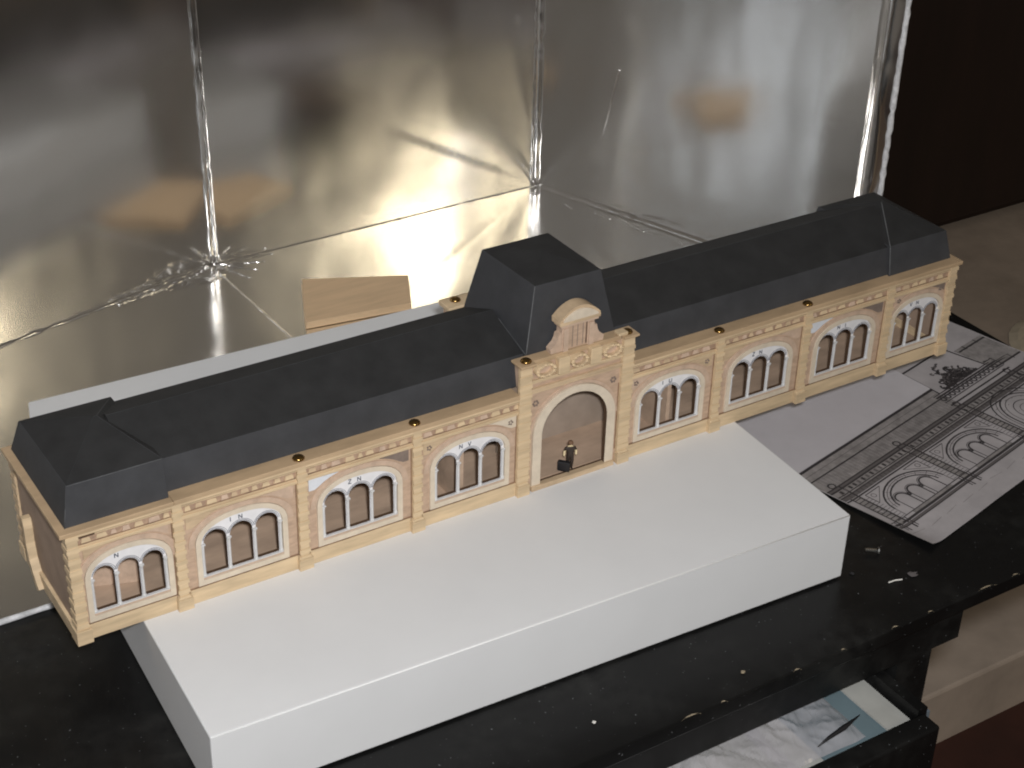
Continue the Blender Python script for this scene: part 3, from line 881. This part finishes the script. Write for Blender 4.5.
# ================================================================== little figure and its suitcase
def skin_person():
    me = bpy.data.meshes.new("person_skeleton")
    J = {"pel": (0, 0, 1.02, .17), "wai": (0, 0, 1.22, .165), "che": (0, .01, 1.50, .20), "nek": (0, 0, 1.74, .075), "hea": (0.0, -.02, 1.86, .105), "top": (0, -.01, 2.02, .115),
         "ls": (.24, 0, 1.62, .085), "le": (.31, -.03, 1.34, .065), "lh": (.26, -.17, 1.14, .05), "rs": (-.24, 0, 1.62, .085), "re": (-.31, 0, 1.32, .07), "rh": (-.34, -.05, 1.02, .055),
         "lk": (.10, -.06, .56, .095), "la": (.10, .02, .08, .06), "lt": (.11, -.16, .04, .05), "rk": (-.10, .02, .56, .095), "ra": (-.11, .08, .08, .06), "rt": (-.12, -.10, .04, .05),
         "lp": (.10, 0, .94, .13), "rp": (-.10, 0, .94, .13)}
    E = [("pel", "wai"), ("wai", "che"), ("che", "nek"), ("nek", "hea"), ("hea", "top"), ("che", "ls"), ("ls", "le"), ("le", "lh"), ("che", "rs"), ("rs", "re"), ("re", "rh"),
         ("pel", "lp"), ("pel", "rp"), ("lp", "lk"), ("lk", "la"), ("la", "lt"), ("rp", "rk"), ("rk", "ra"), ("ra", "rt")]
    ks = list(J)
    me.from_pydata([J[k][:3] for k in ks], [(ks.index(a), ks.index(b)) for a, b in E], [])
    o = bpy.data.objects.new("person_skeleton", me); col.objects.link(o)
    md = o.modifiers.new("skin", 'SKIN')
    for i, k in enumerate(ks):
        sv = me.skin_vertices[0].data[i]; sv.radius = (J[k][3], J[k][3]); sv.use_root = (k == "pel")
    sb = o.modifiers.new("sub", 'SUBSURF'); sb.levels = 2; sb.render_levels = 2
    dg = bpy.context.evaluated_depsgraph_get()
    m2 = bpy.data.meshes.new_from_object(o.evaluated_get(dg))
    bpy.data.objects.remove(o)
    for mt in (CLOTHD, SKIN, HAIR): m2.materials.append(mt)
    for p in m2.polygons:
        c_ = p.center; k = 0
        if c_.z > 1.72: k = 1
        if abs(c_.x) > 0.22 and c_.z < 1.45 and c_.z > 0.9: k = 1
        p.material_index = k; p.use_smooth = True
    for v in m2.vertices: v.co *= S
    return m2
pm_ = skin_person(); pm_.name = "person"
per = bpy.data.objects.new("person", pm_); col.objects.link(per)
per.location = (0.15*S, 0.35*S, 0.363*S); per.rotation_euler = (0, 0, math.radians(-20)); per.scale = (1.25, 1.2, 1.0)
tag(per, "tiny figure in dark clothes with bare arms standing in the arched doorway", "person")
hr = MB(); hr.lathe((0, 0.015, 1.90), [(0.125, -0.04), (0.145, 0.05), (0.14, 0.13), (0.10, 0.20), (0.03, 0.235)], HAIR, 12)
hro = hr.build("hair", per, smooth=True)
fc = MB(); fc.add([(-.02, -.12, 1.90), (.02, -.12, 1.90), (0, -.165, 1.87), (0, -.115, 1.94)], [(0, 2, 3), (2, 1, 3), (0, 1, 2)], SKIN)
fc.build("nose", per)
sc_ = empty("suitcase", "small black suitcase held by the tiny figure in the doorway", "suitcase")
cs = MB().box(-0.16, 0.16, -0.46, 0.36, 0.0, 0.70, CASE).build("case_body", sc_, bevel=0.05)
hd = MB(); hd.tube([(0, -0.17, 0.70), (0, -0.15, 0.77), (0, 0.05, 0.77), (0, 0.07, 0.70)], 0.022, CASE, 6); hd.build("handle", sc_)
sc_.location = (-0.36*S, 0.36*S, 0.366*S); sc_.rotation_euler = (0, 0, math.radians(42))

# ================================================================== drawing on paper
PA = math.radians(13.2); PO = Vector((20.4, -13.2))
def pp(u, w, dz=0.0):
    """paper coordinates (cm along, cm up the sheet) -> place; the lower left corner curls up"""
    x = PO.x+u*math.cos(PA)-w*math.sin(PA); y = PO.y+u*math.sin(PA)+w*math.cos(PA)
    d = max(0.0, 1.5-(u*0.85+w*0.10))
    z = TZ+0.05+0.16*d*d+0.03*(1+nz(u*0.3, w*0.3, 6.0))
    return (x, y, z+dz)
dw = MB()
dw.grid(lambda u, w: pp(u*28.4, w*20.6), 70, 50, SHEETM)
dwo = dw.build("drawing_sheet", smooth=True, fix=False)
tag(dwo, "grey photocopied facade drawing on a paper sheet lying beside the white box", "drawing")

class Ink:
    def __init__(self): self.mb = MB(); self.lv = 0.006
    def line(self, u0, w0, u1, w1, t, mt):
        L = math.hypot(u1-u0, w1-w0); N = max(1, int(L/0.8))
        t = t*1.55 if t < 0.2 else t
        nx, ny = -(w1-w0)/L*t/2, (u1-u0)/L*t/2
        vs = []
        for i in range(N+1):
            a = i/N; u = u0+(u1-u0)*a; w = w0+(w1-w0)*a
            vs += [pp(u+nx, w+ny, self.lv), pp(u-nx, w-ny, self.lv)]
        self.mb.add(vs, [(2*i, 2*i+1, 2*i+3, 2*i+2) for i in range(N)], mt)
    def rect(self, u0, w0, u1, w1, mt):
        self.line(u0, (w0+w1)/2, u1, (w0+w1)/2, abs(w1-w0), mt)
    def arc(self, c, d, r, a0, a1, t, mt, ry=None):
        ry = ry or r; N = 14
        p = [(c+r*math.cos(a0+(a1-a0)*i/N), d+ry*math.sin(a0+(a1-a0)*i/N)) for i in range(N+1)]
        for (a, b), (e, f) in zip(p[:-1], p[1:]): self.line(a, b, e, f, t, mt)
ink = Ink()
U1 = 28.3
# tones first, lines above
ink.rect(0.1, 8.55, 17.6, 10.05, INKL)
ink.rect(0.1, 10.12, 17.6, 11.2, INKL)
ink.rect(0.1, 7.4, 28.2, 8.3, INKL)
ink.lv = 0.010
ink.rect(0.1, 7.0, 28.2, 7.35, INKG)
ink.rect(0.1, 8.32, 28.2, 8.5, INKG)
for u in (0.72, 8.82, 16.95, 24.3):
    ink.rect(u, 2.9, u+0.72, 7.0, INKL)
ink.rect(0.1, 2.55, 28.2, 2.75, INKG)
ink.rect(24.2, 9.6, 28.2, 13.4, INKL)
ink.lv = 0.014
for w, t in ((2.92, 0.14), (2.5, 0.06), (3.3, 0.05), (6.85, 0.09), (7.4, 0.07), (7.62, 0.06), (8.22, 0.10), (8.55, 0.08), (10.08, 0.09)):
    ink.line(0.08, w, 28.25, w, t, INK)
ink.line(0.1, 11.3, 17.7, 11.3, 0.24, INK)
ink.line(0.4, 10.7, 17.5, 10.7, 0.03, INKG)
u = 0.3
while u < 28:
    ink.rect(u, 7.72, u+0.24, 8.08, INK if (int(u/0.62) % 2) else INKG)
    u += 0.52
for u in (0.72, 8.82, 16.95, 24.3):
    ink.line(u, 2.0, u, 8.5, 0.08, INK); ink.line(u+0.72, 2.0, u+0.72, 8.5, 0.10, INK)
    ink.line(u-0.25, 2.1, u-0.25, 3.3, 0.06, INK); ink.line(u+0.97, 2.1, u+0.97, 3.3, 0.06, INK)
    w = 3.4
    while w < 6.8:
        ink.line(u, w, u+0.72, w, 0.05, INK); w += 0.36
    ink.arc(u+0.36, 8.85, 0.28, 0, 2*PI, 0.09, INK)
for c in (5.1, 13.2):
    ink.line(c-3.05, 3.35, c-3.05, 4.3, 0.05, INKG); ink.line(c+3.05, 3.35, c+3.05, 4.3, 0.05, INKG)
    for r, t, mt in ((3.05, 0.09, INK), (2.75, 0.04, INKG), (2.45, 0.08, INK)):
        ink.arc(c, 4.25, r, 0, PI, t, mt, ry=r*0.72)
    for k in (-1, 0, 1):
        x = c+k*1.5
        ink.arc(x, 4.6, 0.58, 0, PI, 0.09, INK)
        ink.arc(x, 4.6, 0.72, 0.25, PI-0.25, 0.04, INKG)
        ink.line(x-0.58, 3.35, x-0.58, 4.6, 0.05, INK); ink.line(x+0.58, 3.35, x+0.58, 4.6, 0.07, INK)
    for k in (-0.5, 0.5):
        ink.arc(c+k*1.5, 4.62, 0.13, 0, 2*PI, 0.12, INK)
    for s in (-1, 1):
        ink.line(c+s*3.2, 6.6, c+s*1.5, 6.6, 0.05, INK); ink.line(c+s*3.2, 6.6, c+s*3.2, 5.4, 0.05, INK); ink.line(c+s*3.2, 5.4, c+s*1.5, 6.6, 0.04, INKG)
        ink.arc(c+s*2.75, 6.2, 0.2, 0, 2*PI, 0.04, INKG)
# centre block
c = 20.95
for r, t, mt in ((3.0, 0.08, INK), (2.6, 0.05, INKG), (2.3, 0.09, INK), (1.9, 0.05, INKG), (1.3, 0.05, INK), (0.8, 0.04, INKG)):
    ink.arc(c, 4.6, r, 0, PI, t, mt)
    ink.line(c-r, 2.9, c-r, 4.6, t, mt); ink.line(c+r, 2.9, c+r, 4.6, t, mt)
for w, t in ((9.0, 0.1), (9.5, 0.06), (10.3, 0.12), (10.55, 0.07)):
    ink.line(16.8, w, 25.3, w, t, INK)
u = 17.2
while u < 25:
    ink.arc(u, 9.9, 0.22, 0, 2*PI, 0.10, INK); u += 0.62
ink.lv = 0.018
rnd = random.Random(5)
for k in range(120):   # the carved crest
    u = c+rnd.gauss(0, 0.95); w = 10.7+abs(rnd.gauss(0, 1.1))*max(0.2, 1-abs(u-c)/2.6)
    a = rnd.random()*PI
    ink.arc(u, w, 0.12+0.25*rnd.random(), a, a+PI*(0.6+rnd.random()), 0.11, rnd.choice((INK, INK, INKG)))
ink.line(c-2.3, 10.7, c+2.3, 10.7, 0.2, INK)
for s in (-1, 1):
    ink.line(c+s*3.3, 10.6, c+s*2.9, 14.2, 0.10, INK)
ink.line(c-2.9, 14.2, c+2.9, 14.2, 0.12, INK)
for k in range(7):
    ink.line(24.4, 9.7+k*0.55, 28.2, 9.7+k*0.55, 0.05 if k % 2 else 0.12, INK)
ink.line(25.4, 9.5, 25.4, 13.4, 0.08, INK); ink.line(27.0, 9.5, 27.0, 13.4, 0.06, INK)
ink.lv = 0.012
for k in range(150):     # hatching of the roofs, the cornice shade and the wall beside the windows
    u = 0.2+k*0.117
    ink.line(u, 8.6+0.2*rnd.random(), u+0.02, 10.0, 0.018, INKG if k % 3 else INKL)
for k in range(120):
    u = 0.3+k*0.235
    ink.line(u, 7.02, u, 7.36, 0.03, INK if k % 2 else INKG)
for c_ in (5.1, 13.2):
    for k in range(11):
        w = 3.45+k*0.28
        for s in (-1, 1):
            ink.line(c_+s*3.15, w, c_+s*3.62, w, 0.03, INKG)
    ink.rect(c_-2.4, 3.0, c_+2.4, 3.28, INKL)
    for k in range(9):
        t = PI*(k+0.5)/9
        ink.line(c_+2.5*math.cos(t), 4.25+2.5*0.72*math.sin(t), c_+3.0*math.cos(t), 4.25+3.0*0.72*math.sin(t), 0.025, INKG)
for k in range(14):
    ink.line(0.2+2*k, 1.4+0.3*rnd.random(), 1.6+2*k, 1.4+0.3*rnd.random(), 0.03, INKL)
for k in range(60):
    u = 17.1+rnd.random()*11; w = 3.2+rnd.random()*6
    ink.line(u, w, u+0.3*rnd.random()+0.1, w+0.05, 0.03, INKG)
ino = ink.mb.build("printed_lines", dwo, fix=False)
ino["kind"] = "stuff"

def bb(u, w, dz=0.03):
    x, y, z = pp(u, w)
    return (x, y, TZ+0.13+dz+0.02*nz(u*0.2, w*0.2, 1.1))
bl = MB()
bl.grid(lambda u, w: bb(-1.2+u*(19.3+0.8*(w-0.5)), 11.42+w*7.6), 30, 14, BLANKM)
blo = bl.build("paper_sheet", smooth=True, fix=False)
tag(blo, "blank white paper sheet covering the top of the facade drawing", "paper")

# ================================================================== loose things
wb = MB()
pts = [(0.55, 41.0), (8.7, 37.3), (6.45, 32.8), (-2.5, 34.0)]
vs = [(x, y, FZ+0.06) for x, y in pts]+[(x, y, FZ+0.62) for x, y in pts]
wb.add(vs, [(0, 3, 2, 1)[::-1], (4, 5, 6, 7), (0, 1, 5, 4), (1, 2, 6, 5), (2, 3, 7, 6), (3, 0, 4, 7)], PLY)
tag(wb.build("wood_block", bevel=0.06), "flat pale wooden board lying on the foil behind the white box", "board")

def crumb(name, x, y, r, mt, label, cat, group=None, flat=0.5, z=TZ):
    mb = MB()
    vs = []; n_ = 8
    for i in range(4):
        ph = -PI/2+PI*(i+0.5)/4
        for k in range(n_):
            t = 2*PI*k/n_
            q = r*(0.55+0.9*random.random())
            vs.append((q*math.cos(ph)*math.cos(t), q*math.cos(ph)*math.sin(t)*0.8, r*flat*(1+math.sin(ph))))
    fs_ = [(i*n_+k, i*n_+(k+1) % n_, (i+1)*n_+(k+1) % n_, (i+1)*n_+k) for i in range(3) for k in range(n_)]
    fs_ += [tuple(range(n_-1, -1, -1)), tuple(3*n_+k for k in range(n_))]
    mb.add(vs, fs_, mt)
    o = mb.build(name, loc=(x, y, z+0.005))
    return tag(o, label, cat, group)

# screw lying on the table
sw = empty("screw", "short shiny steel screw lying on the black table near the drawing", "screw", (16.5, -11.5, TZ+0.26))
sw.rotation_euler = (0, 0, math.radians(-38)); sw.scale = (0.95, 1.5, 1.5)
h = MB(); h.tube([(0.42, 0, 0), (0.47, 0, 0), (0.56, 0, 0), (0.62, 0, 0)], [0.10, 0.19, 0.19, 0.12], STEEL, 12); h.build("screw_head", sw, smooth=False)
s_ = MB(); s_.tube([(-0.45+0.06*i, 0, 0) for i in range(15)], [0.02 if i == 0 else (0.10 if i % 2 else 0.075) for i in range(15)], STEEL, 10); s_.build("shank", sw)

# contents of the drawer (top of the pile just under the drawer's rim)
DZ = -10.0
card = MB()
def cards(u0, u1, v0, v1, z, mt, name, label, cat, wob=0.06, rot=0.0):
    mb = MB()
    def fn(u, w):
        x = u0+(u1-u0)*u; y = v0+(v1-v0)*w
        return (x+rot*(y-v0), y, z+wob*nz(x*0.3, y*0.3, z))
    mb.grid(fn, 16, 12, mt)
    base = [(x, y, zz-0.12) for x, y, zz in mb.v]
    nn = 17*13
    mb.add(base, [tuple(reversed(f)) for f in mb.f[:16*12]], mt)
    k = len(mb.v)
    return tag(mb.build(name, fix=False), label, cat)
cards(-34, 12.2, -21.0, 10, DZ-0.5, DRAWERW, "paper_pile", "pale paper lying in the open drawer under the blue card", "paper")
cards(5.2, 11.2, -20.9, -9, DZ-0.28, BLUECARD, "blue_card", "blue grey card lying at the right end of the open drawer", "card")
cards(10.2, 12.1, -20.95, -9, DZ-0.10, DRAWERW, "paper_strip", "white paper strip at the far right of the open drawer", "paper strip")
def bag(x0, x1, y0, y1, z, seed, label):
    mb = MB()
    def fn(u, w):
        x = x0+(x1-x0)*u; y = y0+(y1-y0)*w
        e = math.sin(PI*u)**0.4*math.sin(PI*w)**0.4 if 0 < u < 1 and 0 < w < 1 else 0
        return (x, y+0.3*nz(u*3, seed), z+0.6*e*(0.6+abs(nz(x*0.45, y*0.35, seed))*1.8+0.5*(0.5-abs(nz(x*0.9+0.5*y, y*0.7, seed+3)))+0.25*(0.4-abs(nz(x*2.0-0.8*y, y*1.1, seed+6)))))
    mb.grid(fn, 80, 50, PLASTIC)
    return tag(mb.build("plastic_bag", fix=False), label, "plastic bag", "plastic bags in the drawer")
bag(2.2, 8.6, -20.8, -13, DZ-0.1, 2.5, "clear crumpled plastic bag lying on the blue card in the drawer")
bag(-12, 3.2, -20.8, -12, DZ-0.1, 6.5, "long clear plastic bag lying on the white paper in the drawer")

st_ = MB(); st_.tube([(-2.1, 0, 0), (-1.0, 0.05, 0.02), (0.4, 0.0, 0.03), (2.1, 0.1, 0)], [0.04, 0.12, 0.18, 0.03], CASE, 8)
sto = st_.build("plastic_strip", loc=(7.0, -20.0, -9.45), smooth=True); sto.rotation_euler = (0, 0, math.radians(10))
tag(sto, "thin black pointed strip lying on the clear bag in the drawer", "strip")
crumb("crumb", -8.6, -15.7, 0.15, CRUMBW, "white crumb on the table in front of the white box's front side", "crumb", "crumbs on the table")
crumb("crumb", 1.6, -16.6, 0.15, CHIP, "yellowish crumb near the front edge of the black table", "crumb", "crumbs on the table")
crumb("paper_scrap", 17.3, -14.6, 0.34, INKG, "flat grey scrap on the black table in front of the screw", "scrap", None, 0.15)
sl = MB().tube([(-0.5, 0, 0), (0, 0.04, 0.02), (0.5, 0, 0)], 0.05, CRUMBW, 6).build("splinter", loc=(15.8, -14.6, TZ+0.06)); sl.rotation_euler = (0, 0, -0.2)
tag(sl, "thin white splinter lying on the black table beside the grey scrap", "splinter")
crumb("crumb", 13.9, -12.6, 0.16, CASE, "small black crumb at the lower right corner of the white box", "crumb", "crumbs on the table")

# cream cloth on the far floor
cl = MB()
def clf(u, w):
    a = u*2*PI; r = w
    x = 147+13*r*math.cos(a)*(1+0.25*nz(math.cos(a)*1.3, math.sin(a)*1.3, 3.0)); y = 67+13*r*math.sin(a)*(1+0.3*nz(math.cos(a)*1.7, math.sin(a)*1.7, 8.0))
    return (x, y, -66.4+2.6*(1-r)**0.5*(0.6+0.8*abs(nz(x*0.16, y*0.16, 4.0))))
cl.grid(clf, 40, 10, CLOTHC)
tag(cl.build("cloth", fix=True), "crumpled cream cloth lying on the brown floor beyond the table", "cloth")
